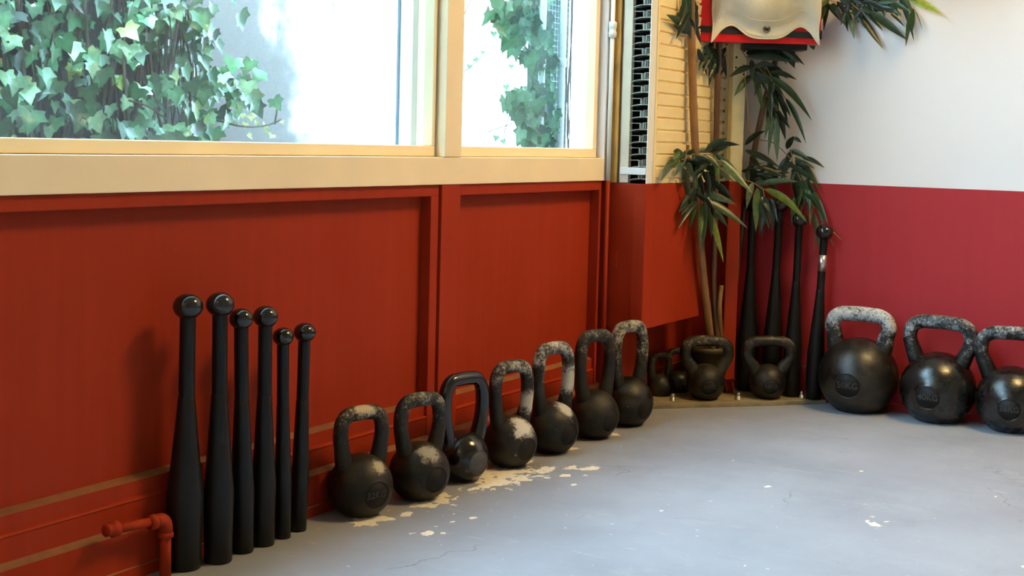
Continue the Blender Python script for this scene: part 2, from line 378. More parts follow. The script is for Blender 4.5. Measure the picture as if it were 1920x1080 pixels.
tag(b.build('baseboard_right', [M_redf, M_dust]), 'red skirting board with a daylight tint under the right hand wall', 'skirting board', kind='structure')
# cream band under the glass
b = MB().box(-.12, .002, YB, -.692, .712, .779).box(-.12, .004, -1.524, -1.452, .7795, WT)
b.box(-.12, .002, YB, -.692, WT-.04, WT+.05)
tag(b.build('trim_2', M_cream, bevel=.0015), 'cream painted timber band and mullion of the windows', 'window trim', kind='structure')
def window(name, y0, y1, sl, sr, label):
    e = empty(name, (0, (y0+y1)/2, .78)); tag(e, label, 'window', kind='structure')
    def P(mb, nm, m, **k):
        o = mb.build(nm, m, None, loc=(0, (y0+y1)/2, .78), **k); o.parent = e; o.location = (0, 0, 0); return o
    xf = -.022
    P(MB().box(-.07, xf, y0, y1, .780, .806), 'bottom_rail', M_cream, bevel=.002)
    P(MB().box(-.07, xf, y0, y1, WT-.07, WT-.04), 'top_rail', M_cream, bevel=.002)
    P(MB().box(-.07, xf, y0, y0+sl, .806, WT-.07), 'stile', M_cream, bevel=.002)
    P(MB().box(-.07, xf, y1-sr, y1, .806, WT-.07), 'stile', M_cream, bevel=.002)
    P(MB().box(-.052, -.048, y0+sl-.002, y1-sr+.002, .804, WT-.068), 'pane', M_glass)
    P(MB().box(-.118, -.072, y0, y1, .775, .797), 'outer_sill', M_out)
    return e, P
e1, P1 = window('window_1', YB, -1.530, .04, .013, 'large window with cream frame looking onto the ivy covered wall')
e2, P2 = window('window_2', -1.452, -.697, .004, .022, 'narrow window with cream frame to the right of the mullion')
P1(MB().box(-.125, -.085, -1.545, -1.485, .797, WT), 'outer_frame', M_out)
P1(MB().box(-.128, -.122, -1.551, -1.545, .797, WT), 'gasket', M_gask)
P2(MB().box(-.125, -.085, -.672, -.60, .797, WT), 'outer_frame', M_out)
P2(MB().box(-.100, -.084, -.684, -.6725, .797, WT), 'gasket', M_gask)
# ochre jamb between pipe and heater
tag(MB().box(0, .030, -.664, -.648, .706, ZC).build('trim_3', M_ochre, bevel=.003), 'ochre timber jamb beside the heater', 'timber trim', kind='structure')

# ------------------------------------------------------------------ pipes
py, pxx = -.679, .0105
t = empty('heating_pipe', (pxx, py, 0)); tag(t, 'slim vertical pipe beside the narrow window, cream above and red below', 'pipe')
o = MB().tube([(0, 0, .712), (0, 0, 1.30)], .0068, 16).tube([(0, 0, 1.30), (0, 0, ZC)], .0068, 16).build('upper_pipe', M_white, t); o['label'] = 'white painted upper length'
o = MB().tube([(0, 0, 0), (0, 0, .712)], .0068, 16).build('lower_pipe', M_red, t); o['label'] = 'red painted lower length'
MB().lathe([(.0068, 1.135), (.0125, 1.137), (.0125, 1.151), (.0108, 1.154), (.0108, 1.162), (.0125, 1.165), (.0125, 1.180), (.0068, 1.184)], seg=12).build('coupling', M_white, t)
# red stub pipe in front of the skirting
s0 = on(296, 1068, 2, 0); sx, sy = .036, -2.452
t = empty('capped_pipe', (sx, sy, 0)); tag(t, 'short red painted pipe with elbow and capped end at the skirting board', 'pipe')
zt = .108
MB().tube([(0, 0, 0), (0, 0, zt-.02)], .0105, 20).build('riser', M_red, t)
arc = [(0, -.016+.016*math.cos(a), zt-.016+.016*math.sin(a)) for a in [i*math.pi/16 for i in range(9)]]
MB().tube([(0, 0, zt-.030)]+arc+[(0, -.030, zt)], .0128, 20).lathe([(.0105, zt-.036), (.0148, zt-.035), (.0148, zt-.028), (.0128, zt-.026)], seg=20).build('elbow', M_red, t)
MB().tube([(0, -.025, zt), (0, -.125, zt+.009)], .0088, 18).build('arm', M_red, t)
MB().lathe([(.0088, -.004), (.0150, -.003), (.0150, .009), (.0128, .011)], (0, -.036, zt), 8, axis=(0, 1, 0)).build('collar', M_red, t)
MB().lathe([(0, -.013), (.0115, -.013), (.0118, -.010), (.0118, -.001), (.0150, .001), (.0150, .013), (.0088, .015)], (0, -.128, zt+.0095), 8, axis=(0, 1, -.09)).build('end_cap', M_red, t)

# ------------------------------------------------------------------ heater and its red boxed base
Y0, XB = -.658, .1275
t = empty('heater_base_box', (XB/2, -.44, .272)); tag(t, 'red painted boxed ledge hung on the wall under the corner heater', 'box')
def PL(mb, nm, m, par, **k):
    o = mb.build(nm, m, None, loc=par.location, **k); o.parent = par; o.location = (0, 0, 0); return o
PL(MB().box(0.0005, XB, Y0, -.235, .272, .706), 'body', M_red, t, bevel=.002)
PL(MB().box(.0882, XB+.001, Y0-.003, Y0, .2725, .7055), 'end_board', M_red, t, bevel=.001)
o = MB()
pc = on(1148, 486, 1, Y0)
o.box(pc.x-.017, pc.x+.017, Y0-.004, Y0, pc.z-.024, pc.z+.024)
for dx, dz in ((.004, .006), (-.008, -.010)): o.lathe([(.004, 0), (.004, .002), (0, .003)], (pc.x+dx+.004, Y0-.004, pc.z+dz), 12, axis=(0, -1, 0))
PL(o, 'socket_plate', M_red, t, bevel=.0008)
t = empty('convector_heater', (XB/2, -.36, .707)); tag(t, 'tall cream convector heater with open fins on the end and ribbed front', 'heater')
HZ = 2.3; Y1 = -.045
PL(MB().box(.034, .066, Y0, Y0+.02, .707, HZ).box(.034, .040, Y0, Y1, .707, HZ), 'side_frame', mat('grey beige enamel', (.66, .60, .47), .45, var=.08, vscale=9), t, bevel=.002)
PL(MB().box(XB-.0025, XB, Y0-.001, Y0+.042, .707, HZ), 'lit_edge', M_white, t)  # white strip stands in for window light on the panel edge
rib = [(XB-.004, .707), (XB-.0005, .707)]; z = .716
pitch = .0365
while z < HZ-.03:
    rib += [(XB+.001, z), (XB-.0065, z+.0015), (XB-.0065, z+.0065), (XB-.0015, z+.0085)]; z += pitch
rib += [(XB-.0005, HZ), (XB-.006, HZ), (XB-.006, .707)]
fp = MB().extr(rib[1:], -.600, -.085).box(XB-.005, XB, Y0+.04, -.600, .707, HZ).box(XB-.005, XB, -.085, Y1, .707, HZ)
PL(fp, 'front_panel', M_heat, t)
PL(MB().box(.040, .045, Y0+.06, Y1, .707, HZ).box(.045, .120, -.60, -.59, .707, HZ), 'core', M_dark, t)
PL(MB().box(.040, XB-.003, Y0-.004, Y0, .7325, .7535), 'cross_bar', M_white, t, bevel=.0008)
PL(MB().box(.036, XB-.003, Y0-.004, Y0, 1.266, 1.300), 'cross_bar', M_white, t, bevel=.0008)
z = .714; k = 0
while z < 1.36:
    f_ = MB()
    prof = [(.068, .001), (.080, .005), (.094, .0066), (.110, .0066), (.124, .0055)]
    pts = [(x, z+.001+h) for x, h in prof]+[(x, z-.001+h) for x, h in reversed(prof)]
    n = len(pts); v = [(x, Y0+.001, q) for x, q in pts]+[(x, Y0+.050, q) for x, q in pts]
    f_.add(v, [(i, (i+1) % n, (i+1) % n+n, i+n) for i in range(n)]+[tuple(range(n-1, -1, -1)), tuple(range(n, 2*n))])
    pts2 = [(.069, z+.024), (.094, z+.0265), (.100, z+.0265), (.1005, z+.006), (.1055, z+.006), (.107, z+.015), (.106, z+.0285), (.094, z+.0285), (.069, z+.026)]
    for q0, q1 in (((.070, .0235), (.098, .0255)),):
        f_.box(q0[0], q1[0], Y0+.001, Y0+.050, z+.0240, z+.0256)
    f_.box(.0975, .1015, Y0+.003, Y0+.050, z+.0072, z+.0256)
    f_.box(.1015, .1045, Y0+.007, Y0+.050, z+.0072, z+.0250)
    f_.box(.1105, .1240, Y0+.001, Y0+.050, z+.0262, z+.0276)
    f_.box(.1105, .1240, Y0+.001, Y0+.050, z+.0068, z+.0082)
    f_.box(.1098, .1120, Y0+.001, Y0+.050, z+.0068, z+.0276)
    f_.box(.1120, .1160, Y0+.008, Y0+.050, z+.0082, z+.0262)
    PL(f_, 'fin', M_fin, t)
    z += pitch; k += 1

# ------------------------------------------------------------------ steel post with base plate
A, B_, Cc = Vector((.086, -.483)), Vector((.500, -.048)), Vector((.03, -.03))
pz = .014
t = empty('steel_post', (.19, -.12, 0)); tag(t, 'steel angle post on a bolted corner floor plate, cream above and red below', 'post')
poly = [A, B_, Vector((.47, -.022)), Vector((.03, -.022)), Vector((.012, -.05)), Vector((.012, -.43))]
n = len(poly); v = [(p.x, p.y, 0) for p in poly]+[(p.x, p.y, pz) for p in poly]
M_plate = mat('dirty olive plate paint', (.23, .19, .115), .6, var=.35, vscale=22, bump=.5, bscale=90)
PL(MB().add(v, [tuple(range(n-1, -1, -1)), tuple(range(n, 2*n))]+[(i, (i+1) % n, (i+1) % n+n, i+n) for i in range(n)]), 'base_plate', M_plate, t, bevel=.002)
dd = (B_-A).normalized(); u1 = Vector((.849, .527, 0)).normalized(); u2 = Vector((-u1.y, u1.x, 0))   # post faces the room across the corner
rotz = Matrix.Rotation(math.radians(9), 3, 'Z'); u1 = rotz @ u1; u2 = rotz @ u2
zz = Vector((0, 0, 1)); pc = Vector((.188, -.118, 0))
def post(z0, z1):
    h = (z1-z0)/2
    return MB().obox(pc+zz*(z0+h), u1, u2, zz, .021, .0035, h).obox(pc-u1*.0195+u2*.017+zz*(z0+h), u1, u2, zz, .004, .020, h)
o = PL(post(.7105, 1.45), 'upper_post', M_post, t, bevel=.003); o['label'] = 'cream upper length of the post'
o = PL(post(pz, .7105), 'lower_post', M_red, t, bevel=.003); o['label'] = 'red lower length of the post'
g_ = MB()
for sgn in (-1, 1):
    c = pc+u1*(.012*sgn)
    vv = [c-u2*.003+zz*pz, c-u2*.030+zz*pz, c-u2*.003+zz*.055]
    g_.add([p+u1*.0025 for p in vv]+[p-u1*.0025 for p in vv], [(0,1,2), (5,4,3), (0,3,4,1), (1,4,5,2), (2,5,3,0)])
g_.obox(pc+zz*(.057)-u2*.008, u1, u2, zz, .020, .006, .003)
PL(g_, 'gusset', M_red, t, bevel=.001)
for p in ((1261, 751), (1384, 749), (1503, 746)):
    q = on(*p, 2, pz)
    bl = MB().lathe([(.0115, pz), (.0115, pz+.002), (.0098, pz+.0022), (.0098, pz+.0105), (.0075, pz+.012)], q.to_2d().to_3d(), 6)
    bl.lathe([(.0066, pz+.012), (.0066, pz+.019), (.0048, pz+.022), (0, pz+.0225)], q.to_2d().to_3d(), 14)
    PL(bl, 'bolt', M_bolt, t)
for px_, py_ in ((1378, 108), (1397, 95), (1377, 127), (1396, 139)):
    q = on(px_, py_, 1, pc.y); rel = q-pc; q = pc+u1*rel.dot(u1)-u2*.0036+zz*q.z
    PL(MB().lathe([(.0035, 0), (.0035, .0004), (0, .0005)], q, 10, axis=-u2), 'screw_hole', M_dark, t)

# ------------------------------------------------------------------ wall punching target: red board with canvas pad
bu = u1.copy(); bu = Matrix.Rotation(math.radians(-9), 3, 'Z') @ bu; bn = Vector((bu.y, -bu.x, 0))     # bn faces the viewer
dep = 4.12
pL, pR = at(1307, 76, dep), at(1538, 85, dep)
bw = (pR-pL).length; bc = (pL+pR)/2; bu = (pR-pL); bu.z = 0; bu.normalize(); bn = Vector((bu.y, -bu.x, 0)); zb = bc.z
t = empty('punching_target', (bc.x, bc.y, zb)); tag(t, 'red board with strapped canvas punching pad, mounted high across the corner', 'punching pad')
H2 = .42
PL(MB().obox(bc-bn*.022+zz*H2, bu, bn, zz, bw/2, .022, H2), 'board', M_redgloss, t, bevel=.002)
br = MB().obox(bc-bn*.075-bu*.03+zz*.20, bu, bn, zz, .045, .034, .16).obox(bc-bn*.060+bu*.06-zz*.006, bu, bn, zz, .10, .036, .012)
PL(br, 'bracket', M_black, t, bevel=.003)
# straps wrap round the board
for z0, z1, l0, l1 in ((.022, .052, .0, 1.),):
    st = MB()
    N_ = 24; v = []; f = []
    for i in range(N_+1):
        s = i/N_; x = (s-.5)*(bw+.006); zc = .040-.014*s
        for hz, nn in ((.010, .0035), (-.010, .0035), (-.010, .0005), (.010, .0005)):
            v.append(bc+bu*x+bn*nn+zz*(zc+hz))
    for i in range(N_):
        for k in range(4): f.append((i*4+k, i*4+(k+1) % 4, (i+1)*4+(k+1) % 4, (i+1)*4+k))
    st.add(v, f+[(3,2,1,0), (N_*4, N_*4+1, N_*4+2, N_*4+3)])
    for sg in (-1, 1): st.obox(bc+bu*(sg*(bw/2+.0015))-bn*.020+zz*(.033-.007*sg+.007), bu, bn, zz, .0018, .023, .0105)
    PL(st, 'strap', M_strap, t)
M_canvas = mat('off white canvas', (.70, .62, .47), .85, var=.07, vscale=14, bump=.7, bscale=420)
g = NT(M_canvas); bs = M_canvas.node_tree.nodes['Principled BSDF']; tcn = g.N.new('ShaderNodeTexCoord').outputs['Object']
blot = g.step(g.noise(tcn, 9, 5, .6), .40, .66); d1 = g.vec('DISTANCE', g.vec('MULTIPLY', tcn, (1, 1, .8)), tuple((bu*.06+zz*.10)[:]))
c_ = g.mix(g.math('MULTIPLY', g.step(d1, .02, .15, 1, 0), .75), (.88, .82, .66), (.74, .54, .22)); c_ = g.mix(g.math('MULTIPLY', blot, .25), c_, (.42, .35, .22))
c_ = g.mix(g.step(g.noise(tcn, 120, 2), .72, .75, 0, .6), c_, (.25, .2, .14)); g.put(bs.inputs['Base Color'], c_)
def pixu(x): return (x-1307)/(1538-1307)*bw-bw/2
def pad_surface(front):
    # cushion: u across, w up. the lower hem hangs over the strap, lifted at both corners
    NU, NV = 48, 40; v = []; f = []
    for j in range(NV+1):
        w_ = j/NV
        for i in range(NU+1):
            u = i/NU*2-1
            half = pixu(1533)-pixu(1335); mid = (pixu(1533)+pixu(1335))/2
            wid = half/2*(1-.025*math.sin(min(1, w_*6)*math.pi))*(1+.02*(1-w_))
            zlow = .006+.030*abs(u)**1.2*(1-max(0, (abs(u)-.80)/.20)*1.35)+.004*math.sin(u*7)-.0*u
            zlow = .012+.040*math.exp(-((abs(u)-.64)/.25)**2)-.020*max(0, (abs(u)-.85)/.15)
            zz_ = zlow+(.56-zlow)*w_
            puff = (1-u**6)*(math.sin(min(1, max(0, (w_-.06))/.18)*math.pi/2))
            th = .006+.050*puff**.8 if w_ > .06 else .006+.010*(w_/.06)*0
            if w_ <= .06: th = .0065+.003*(1-abs(u))
            off = th+.0015*noise.noise(Vector((u*5, w_*14, 0))) if front else .0045
            v.append(bc+bu*(mid+wid*u)+bn*off+zz*zz_)
    for j in range(NV):
        for i in range(NU):
            a = j*(NU+1)+i; f.append((a, a+1, a+NU+2, a+NU+1))
    return v, f, NU, NV
vf, ff, NU, NV = pad_surface(True); vb, fb, _, _ = pad_surface(False)
pm = MB().add(vf, ff, 0, True); off = len(vf); o2 = pm.v; pm.add(vb, [tuple(reversed(q)) for q in fb], 0, True)
ed = [i for i in range(NU+1)]+[j*(NU+1)+NU for j in range(1, NV+1)]+[NV*(NU+1)+i for i in range(NU-1, -1, -1)]+[j*(NU+1) for j in range(NV-1, 0, -1)]
for a, c in zip(ed, ed[1:]+ed[:1]): pm.f.append((c, a, a+off, c+off)); pm.mi.append(0); pm.sm.append(True)
pad = PL(pm, 'canvas_pad', M_canvas, t)
hem = MB()
sj = int(NV*.11)
hem.tube([vf[sj*(NU+1)+i]+bn*.0002 for i in range(2, NU-1)], .0011, 6)
hem.tube([vf[i]+zz*.001 for i in range(0, NU+1, 1)], .0022, 8)
for col_ in (0, NU): hem.tube([vf[j*(NU+1)+col_] for j in range(0, NV+1)], .0030, 8)
o = PL(hem, 'piping', M_canvas, t)
gp = at(1438, 54, dep-.02); rel = gp-bc; gp = bc+bu*rel.dot(bu)+zz*(rel.z)+bn*.0125
ey = MB(); ey.lathe([(.0068, 0), (.0072, .0024), (.0110, .0024), (.0120, .0)], gp, 24, axis=bn)
o = PL(ey, 'eyelet', M_eyelet, t)
PL(MB().lathe([(.0069, .0004), (.0, .0005)], gp, 20, axis=bn), 'eyelet_hole', M_dark, t)

# ------------------------------------------------------------------ clubs
def club_profile(h, rb, rh, rk):
    hk = rk*.88                                              # knob: a little flattened ball
    zk = h-hk
    P = [(0, 0), (rb*.90, 0), (rb*.955, h*.006), (rb*.97, h*.10), (rb*1.03, h*.24), (rb*1.04, h*.262), (rb*1.02, h*.275)]+[(rb*1.02+(rh*1.04-rb*1.02)*(t_**.9), h*(.275+.35*t_)) for t_ in (.18, .36, .54, .72, .88)]+[(rh*1.06, h*.625), (rh*1.0, h*.628), (rh, h*.632)]
    a0 = math.asin(min(.9, rh/rk))
    body = P+[(rh, zk-hk*math.cos(a0))]
    knob = [(rk*math.sin(a), zk-hk*math.cos(a)) for a in [a0+(math.pi-a0)*i/20 for i in range(21)]]; knob[-1] = (0, zk+hk)
    return body, knob
def club(name, base, top, rb, rh, rk, label, group, mb_, mk):
    d = top-base; h = d.length
    t = empty(name, base); t.rotation_mode = 'QUATERNION'; t.rotation_quaternion = d.to_track_quat('Z', 'Y'); tag(t, label, 'exercise club', group)
    body, knob = club_profile(h, rb, rh, rk)
    nb = len(body)-2
    MB().lathe(body[:nb]).build('barrel', mb_, t)
    MB().lathe(body[nb-1:]).build('handle', mb_, t)
    MB().lathe(knob, seg=32).build('knob', mk, t)
    return t
LC = [(345, 1074, 353, 548, .0335, .0150, .0280, 'black steel exercise club beside the red capped pipe, leftmost and tallest'),
      (409, 1060, 413, 545.5, .0280, .0146, .0270, 'black steel exercise club, second from the red capped pipe, dull knob'),
      (455, 1040, 452, 576, .0225, .0138, .0235, 'black steel exercise club third from the left, knob half hidden by its neighbour'),
      (493, 1027, 498, 571, .0240, .0140, .0250, 'black steel exercise club fourth from the left, glossy knob above its two neighbours'),
      (530, 1012, 531, 612, .0172, .0122, .0215, 'slim black exercise club with the lowest knob of the row'),
      (559, 998.5, 572, 603, .0182, .0126, .0232, 'slim black exercise club at the right end of the row by the kettlebells')]
for bx, by, tx, ty, rb, rh, rk, lab in LC:
    p = on(bx, by, 2, 0); away = Vector((p.x-CAM.x, p.y-CAM.y, 0)).normalized(); p = p+away*rb*.92; p.z = 0
    tp = on(tx, ty, 0, p.x)
    for _ in range(3): tp = on(tx, ty+ 2, 0, p.x)
    club('exercise_club', p, tp, rb, rh, rk, lab, 'black clubs standing against the red panel', M_black, M_gloss)
RC = [(1398, 1412, 368, .034, .0125, .030, 'tall black club in the corner right beside the steel post'),
      (1443, 1463, 368, .031, .0130, .030, 'tall black club in the corner, second from the steel post'),
      (1482, 1500, 398, .028, .0120, .028, 'tall black club in the corner, third from the steel post'),
      (1524, 1547, 421, .0270, .0125, .028, 'tall black club with torn silver tape round its neck')]
for i, (bx, tx, ty, rb, rh, rk, lab) in enumerate(RC):
    p = on(bx, 745, 1, -.062); p.z = pz+.0005
    tp = on(tx, ty, 1, -.046)
    t = club('exercise_club', p, tp, rb, rh, rk, lab, 'tall black clubs leaning in the corner', M_clubold, M_gloss if i != 0 else M_clubold)
    if i == 3:
        h = (tp-p).length
        z1 = (on(1541, 478, 1, -.05)-p).length; z0 = (on(1537, 508, 1, -.052)-p).length
        tm = MB(); v = []; f = []; NS = 22
        for k in range(NS+1):
            a = math.radians(-290+k*290/NS); jag = 0 if k < NS-5 else .006*(k-(NS-5))/5*(1 if k % 2 else .3)
            for zq in (z0+jag, z1-jag): v.append((( rh+.0006)*math.cos(a), (rh+.0006)*math.sin(a), zq))
        for k in range(NS): f.append((2*k, 2*k+2, 2*k+3, 2*k+1))
        tm.add(v, f[:-6], 0, True); tm.add(v, f[-6:], 1, True)
        o = tm.build('tape', [M_tape, M_tapeb], t); o['label'] = 'torn silver tape band'
        sd = o.modifiers.new('solid', 'SOLIDIFY'); sd.thickness = .0005

# ------------------------------------------------------------------ kettlebells
M_num = mat('worn raised numerals', (.035, .034, .032), .4, spec=.5)
M_disc = mat('dull cast number plate', (.007, .007, .0075), .62, spec=.3, bump=.25, bscale=90, var=.3, vscale=40)
def text_mesh(body, size, depth, m, parent, mw):
    cu = D.curves.new('numerals', 'FONT'); cu.body = body; cu.size = size; cu.extrude = depth; cu.align_x = 'CENTER'; cu.align_y = 'CENTER'; cu.resolution_u = 3
    cu.offset = size*.012
    o = D.objects.new('numerals', cu); COL.objects.link(o)
    bpy.context.view_layer.update()
    me = D.meshes.new_from_object(o.evaluated_get(bpy.context.evaluated_depsgraph_get()))
    D.objects.remove(o); D.curves.remove(cu)
    me.materials.clear(); me.materials.append(m); me.name = 'numerals'
    o = D.objects.new('numerals', me); COL.objects.link(o); o.parent = parent; o.matrix_local = mw; return o
def kettlebell(px_, yb, theta, r, H, W, tr, label, group, m, mh=None, text=None, opening=None, z0=0., squash=.95, hn=.50, wn=.62, yshift=0., wq=1.0, body_h=None, tilt=0., mdisc=None, tsize=.46, drf=.43):
    """r bell radius, H overall height, W outer width of the handle, tr its tube radius; theta = how far its front face is turned from the viewer"""
    p = on(px_, yb, 2, z0); away = Vector((p.x-CAM.x, p.y-CAM.y, 0)).normalized(); p = p+away*r*.62; p.z = z0
    back = math.atan2(CAM.y-p.y, CAM.x-p.x)
    rz = back+math.radians(theta)+math.pi/2                    # local -Y is the front
    t = empty('kettlebell', p, rz); tag(t, label, 'kettlebell', group)
    if tilt: t.rotation_euler = (0, math.radians(tilt), rz)
    zc = r*.88; ax = _n((0, -1, -.12)); dr = r*drf
    a1 = math.pi-math.asin(dr*1.04/r); ks = -r*math.cos(a1)
    prof = [(r*math.sin(a), -r*math.cos(a)) for a in [a1*i/44 for i in range(45)]]; prof[0] = (0, -r)
    prof += [(dr*1.02, ks+.0006), (dr*.985, ks+.0005), (dr*.97, ks-.0006), (0, ks-.0006)]
    mb_ = MB().lathe(prof, (0, 0, zc), 72, axis=ax)
    mb_.v = [(x, y, max(z, 0.)) for x, y, z in mb_.v]
    mb_.build('bell', m, t)
    # handle
    hw = W/2-tr; zt = H-tr; ztop = zc+r
    zsh = ztop+(zt-ztop)*hn                                    # height of the widest point
    pts = [(-r*wn*.80, 0, zc+r*.45), (-r*wn*1.0, 0, zc+r*.80), (-(hw*.93), 0, ztop*.62+zsh*.38), (-hw, 0, zsh), (-hw*.92, 0, zsh+(zt-zsh)*.62), (-hw*.66, 0, zt-(zt-zsh)*.06), (-hw*.30, 0, zt), (0, 0, zt+.0008)]
    pts = pts+[(-x, y, z) for x, y, z in reversed(pts[:-1])]
    rr = [tr*1.25, tr*1.18, tr*1.02, tr, tr, tr, tr, tr]; rr = rr+rr[-2::-1]
    S = spline(pts, 8); RRs = lerp_list(rr, len(S))
    MB().tube(S, RRs, 22, flat=1.0, up=Vector((0, 1, 0))).build('handle', mh or m, t)
    # round number plate let into the front
    kp = ks-.0004
    pd = MB().lathe([(dr*.96, -.0008), (dr*.955, .0002), (0, .0002)], (ax.x*kp, ax.y*kp, ax.z*kp+zc), 40, axis=ax).build('number_plate', mdisc or M_disc, t)
    if text:
        xx = Vector((1, 0, 0)); yy = ax.cross(xx).normalized(); q = ax*(kp+.0004)
        mw = Matrix(((xx.x, yy.x, ax.x, q.x), (xx.y, yy.y, ax.y, q.y), (xx.z, yy.z, ax.z, q.z+zc), (0, 0, 0, 1)))
        text_mesh(text, dr*tsize*1.45, .0009, mdisc or M_num, pd, mw)
    return t
GL = 'kettlebells lined up along the window wall'; GR = 'large kettlebells along the right hand wall'
kettlebell(675, 974, 33, .0712, .240, .140, .0165, 'worn black kettlebell nearest the row of clubs, chalky cream bar', GL,
           mat_iron('kettlebell iron 1', .50, .22, .20, 1, chalkcol=(.50, .43, .30), patch=(.02, -.05, .115), pr=.030), mat_iron('kettlebell bar 1', .5, .22, .232, 1.5, chalkcol=(.60, .50, .34), patch=(0, -.008, .236), pr=.042), text='32KG')
kettlebell(785, 943, 38, .0700, .245, .145, .0165, 'scuffed black kettlebell between the chalky barred one and the glossy one', GL,
           mat_iron('kettlebell iron 2', .46, .2, .20, 2, chalkcol=(.38, .34, .27), patch=(-.005, -.045, .115), pr=.040), mat_iron('kettlebell bar 2', .5, .24, .235, 2.5, chalkcol=(.50, .47, .40)))
kettlebell(866, 907, 44, .0645, .264, .160, .0168, 'glossy black kettlebell with a wide handle and grey number plate', GL,
           mat_iron('kettlebell iron 3', .16, 0., .5, 3, col=(.008, .008, .010), bump=.12, brown=0., spec=.6), text='16KG', wn=.78, drf=.48, mdisc=mat('grey number plate', (.06, .063, .068), .5, bump=.1, bscale=200))
kettlebell(955, 880, 43, .0690, .270, .145, .0168, 'black kettlebell with a white chalk patch on its bell, right of the glossy one', GL,
           mat_iron('kettlebell iron 4', .48, .2, .21, 4, chalkcol=(.68, .65, .58), patch=(.0, -.050, .108), pr=.052), mat_iron('kettlebell bar 4', .5, .30, .25, 4.5, chalkcol=(.52, .50, .44), patch=(.050, -.01, .16), pr=.045))
kettlebell(1033, 854, 45, .0720, .295, .148, .0172, 'black kettlebell with chalk streaks running from its right horn onto the bell', GL,
           mat_iron('kettlebell iron 5', .48, .2, .23, 5, chalkcol=(.62, .60, .53), patch=(.018, -.040, .130), pr=.050), mat_iron('kettlebell bar 5', .5, .36, .24, 5.5, chalkcol=(.56, .55, .50), patch=(.052, -.01, .19), pr=.065))
kettlebell(1111, 826, 47, .0725, .304, .155, .0178, 'brownish black kettlebell with dusty bar, second last of the window wall row', GL,
           mat_iron('kettlebell iron 6', .5, .05, .25, 6, brown=.55), mat_iron('kettlebell bar 6', .55, .22, .27, 6.5, chalkcol=(.32, .30, .24)))
kettlebell(1175, 802, 49, .0760, .308, .155, .0180, 'black kettlebell with pitted chalky handle under the red boxed ledge', GL,
           mat_iron('kettlebell iron 7', .42, .05, .25, 7, brown=.5), mat_iron('kettlebell bar 7', .55, .36, .22, 7.5, chalkcol=(.46, .43, .34)))
kettlebell(1236, 751, 45, .0450, .152, .102, .0110, 'small dusty kettlebell half hidden behind the last big one under the ledge', 'small kettlebells in the corner',
           mat_iron('kettlebell iron 8', .5, .25, .15, 8, brown=.9, chalkcol=(.25, .22, .15)), wn=.75)
kettlebell(1270, 744, 40, .0440, .160, .106, .0110, 'small dark kettlebell deepest in the shadow beside the plant pot', 'small kettlebells in the corner',
           mat_iron('kettlebell iron 9', .45, .2, .15, 9, brown=.6, chalkcol=(.22, .20, .14)), wn=.75)
kettlebell(1322, 752, 13, .0610, .205, .176, .0175, 'kettlebell with a wide handle standing on the plate in front of the plant pot', 'small kettlebells in the corner',
           mat_iron('kettlebell iron 10', .5, .18, .19, 10, brown=.6, chalkcol=(.30, .27, .20)), text='16KG', z0=pz, wn=.80, hn=.46)
kettlebell(1438, 750, 12, .0595, .203, .178, .0175, 'kettlebell with a wide handle standing on the plate right of the steel post', 'small kettlebells in the corner',
           mat_iron('kettlebell iron 11', .42, .10, .19, 11, brown=.5, chalkcol=(.30, .27, .22)), text='16KG', z0=pz, wn=.80, hn=.46)
kettlebell(1606, 778, -16, .1235, .330, .226, .0235, 'largest kettlebell, matt black with bluish white chalked handle, nearest the corner', GR,
           mat_iron('kettlebell iron 12', .36, .06, .28, 12, brown=.55, spec=.5), mat_iron('kettlebell bar 12', .50, .50, .262, 12.5, chalkcol=(.55, .56, .56), brown=.3), text='50KG', wn=.62, hn=.42, tsize=.5, drf=.315)
kettlebell(1755, 797, -15, .1130, .325, .228, .0215, 'shiny black kettlebell in the middle of the three on the right', GR,
           mat_iron('kettlebell iron 13', .25, .04, .3, 13, col=(.0035, .0037, .0042), brown=.10, bump=.25, spec=.62), mat_iron('kettlebell bar 13', .38, .26, .26, 13.5, chalkcol=(.40, .42, .44), brown=.12), text='40KG', wn=.62, hn=.46, tsize=.5, drf=.315)
kettlebell(1893, 815, -3, .1030, .312, .226, .0205, 'shiny black kettlebell cut by the right edge of the picture', GR,
           mat_iron('kettlebell iron 14', .25, .04, .3, 14, col=(.0035, .0037, .0042), brown=.10, bump=.25, spec=.62), mat_iron('kettlebell bar 14', .36, .24, .25, 14.5, chalkcol=(.38, .40, .42), brown=.12), text='36KG', wn=.66, hn=.46, tsize=.5, drf=.315)

